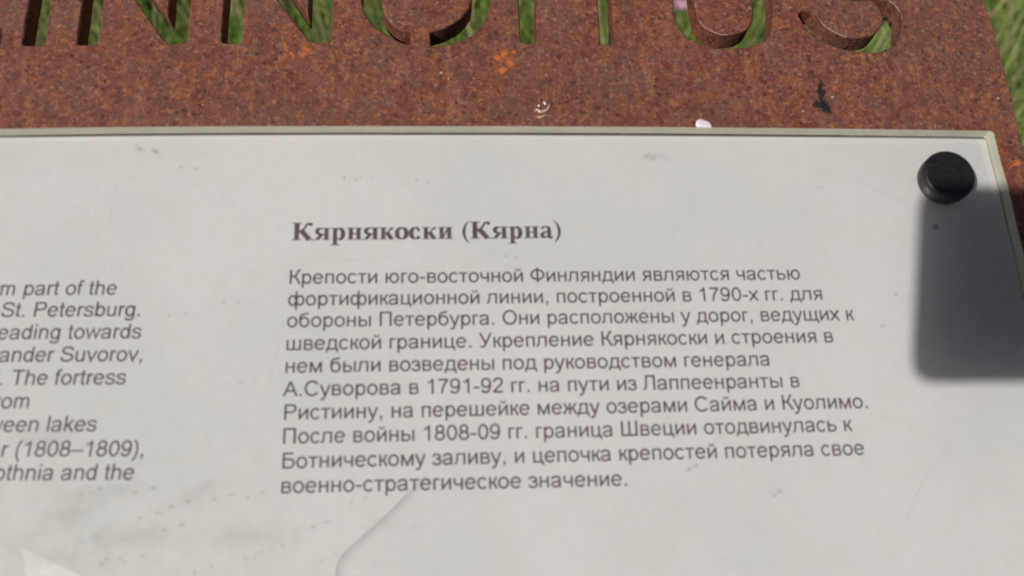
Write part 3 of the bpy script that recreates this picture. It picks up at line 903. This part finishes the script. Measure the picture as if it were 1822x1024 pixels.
link('caustic_rim', curl([fq(955, 208), fq(962, 209), fq(970, 205)], .00045), CAUSTIC, drop_glint)
GL = plain('droplet_glint', (0.85, 0.85, 0.85), .1, .8, nz=.1)
link('glint_bead', curl([fq(957.5, 190), fq(959, 188.5), fq(960, 189)], .00042), GL, drop_glint)
link('glint_bead', curl([fq(967, 181.5), fq(969, 184), fq(971, 187)], .0004), GL, drop_glint)

# pale fluffy petal leaning at the upper edge of the panel
def petal_mesh(L, Wd, curl, n=10, k=6):
    v, f = [], []
    for j in range(n+1):
        t = j/n
        w = Wd*max(.12, math.sqrt(max(0, 1-(2*t-1)**2)))
        for i in range(k+1):
            u = i/k*2-1
            v.append((u*w, L*(t-.5), curl*(t*t)+.28*Wd*(1-u*u)+.0002*math.sin(9*u+5*t)))
    for j in range(n):
        for i in range(k):
            a = j*(k+1)+i
            f.append((a, a+1, a+k+2, a+k+1))
    return mesh('petal', v, f, True)
WHITE = plain('pale_petal', (0.84, 0.74, 0.80), .7, .2, nz=.05)
px_, py_ = unp(1253.5, 220.5, Z_STEEL+.002)
pt = link('petal', petal_mesh(.0056, .0025, .0006, 14, 8), WHITE)
sol = pt.modifiers.new('thick', 'SOLIDIFY'); sol.thickness = .0003
pt.matrix_world = M_SIGN @ Matrix.Translation((px_, py_, Z_STEEL+.0006)) @ Matrix.Rotation(rad(72), 4, 'Z')
pt['label'] = 'tiny white and pale pink petal lying at the top edge of the white panel'
pt['category'] = 'petal'

# pink flower in the grass seen through the U
def ground_point(px, py, h):
    dl = M_CAM.to_3x3() @ Vector((px-911, -(py-512), -FPX))
    o = M_CAM.translation
    t = (h-o.z)/dl.z
    return o+dl*t
fp = ground_point(1209, 11, .22)
fl = empty('pink_flower', 'small pink wildflower in the grass seen through the cut-out letter U', 'flower', Matrix.Translation((fp.x, fp.y, 0)))
PINK = plain('pink_petal', (0.50, 0.27, 0.38), .6, .2, nz=.2, scale=.2)
STEM = plain('flower_stem', (0.07, 0.13, 0.03), .6, .3, nz=.2, scale=.2)
sv, sf = [], []
for j in range(6):
    for i in range(6):
        a = i/6*2*math.pi
        sv.append((.0012*math.cos(a)+.004*math.sin(j/5*2)-.0036, .0012*math.sin(a), j/5*.215))
for j in range(5):
    for i in range(6):
        sf.append((j*6+i, j*6+(i+1) % 6, (j+1)*6+(i+1) % 6, (j+1)*6+i))
link('stem', mesh('stem', sv, sf, True), STEM, fl)
pm = petal_mesh(.013, .0045, .002, 6, 4)
pm.materials.append(PINK)
for k in range(7):
    p = bpy.data.objects.new('petal', pm)
    COL.objects.link(p); p.parent = fl
    p.matrix_local = Matrix.Translation((0, 0, .216)) @ Matrix.Rotation(k*2*math.pi/7, 4, 'Z') @ Matrix.Rotation(rad(25), 4, 'X') @ Matrix.Translation((0, .0065, 0))

# ------------------------------------------------------------------ the hand-held compact camera whose shadow falls across the panel
pc = empty('compact_camera', 'black compact camera held above the panel, its shadow falling beside the screw cap', 'camera', M_CAM)
def rbox(x0, x1, y0, y1, z0_, z1_, r=.004):
    pts = rnd([(x0, y0), (x1, y0), (x1, y1), (x0, y1)], r, 4)
    n = len(pts); e = .0012
    cxm, cym = (x0+x1)/2, (y0+y1)/2
    sh = [((x-cxm)*(1-2*e/(x1-x0))+cxm, (y-cym)*(1-2*e/(y1-y0))+cym) for x, y in pts]
    rings = [(sh, z0_), (pts, z0_+e), (pts, z1_-e), (sh, z1_)]
    v = [(p[0], p[1], z) for q, z in rings for p in q]
    f = []
    for j in range(3):
        for i in range(n):
            f.append((j*n+i, j*n+(i+1) % n, (j+1)*n+(i+1) % n, (j+1)*n+i))
    f.append(tuple(range(n))[::-1]); f.append(tuple(range(3*n, 4*n)))
    return v, f
CB = plain('camera_body', (0.03, 0.03, 0.032), .45, .5, nz=.2, scale=.5)
link('body', mesh('body', *rbox(-.046, .062, -.0335, .030, .009, .027, .008)), CB, pc)
lb = link('lens_barrel', lathe('lens_barrel', [(.020, .0095), (.020, .004), (.018, .0035), (.018, .002), (.010, .0016), (.009, .0030), (.003, .0032)], 48), CB, pc)
link('screen', mesh('screen', *rbox(-.03, .03, -.024, .020, .0265, .0278, .002)), plain('screen_glass', (.02, .02, .025), .1, .5), pc)
b = link('shutter_button', lathe('shutter_button', [(.006, 0), (.006, .002), (.005, .0025), (.001, .0026)], 24), CB, pc)
b.matrix_local = Matrix.Translation((.042, .0298, .018)) @ Matrix.Rotation(-math.pi/2, 4, 'X')
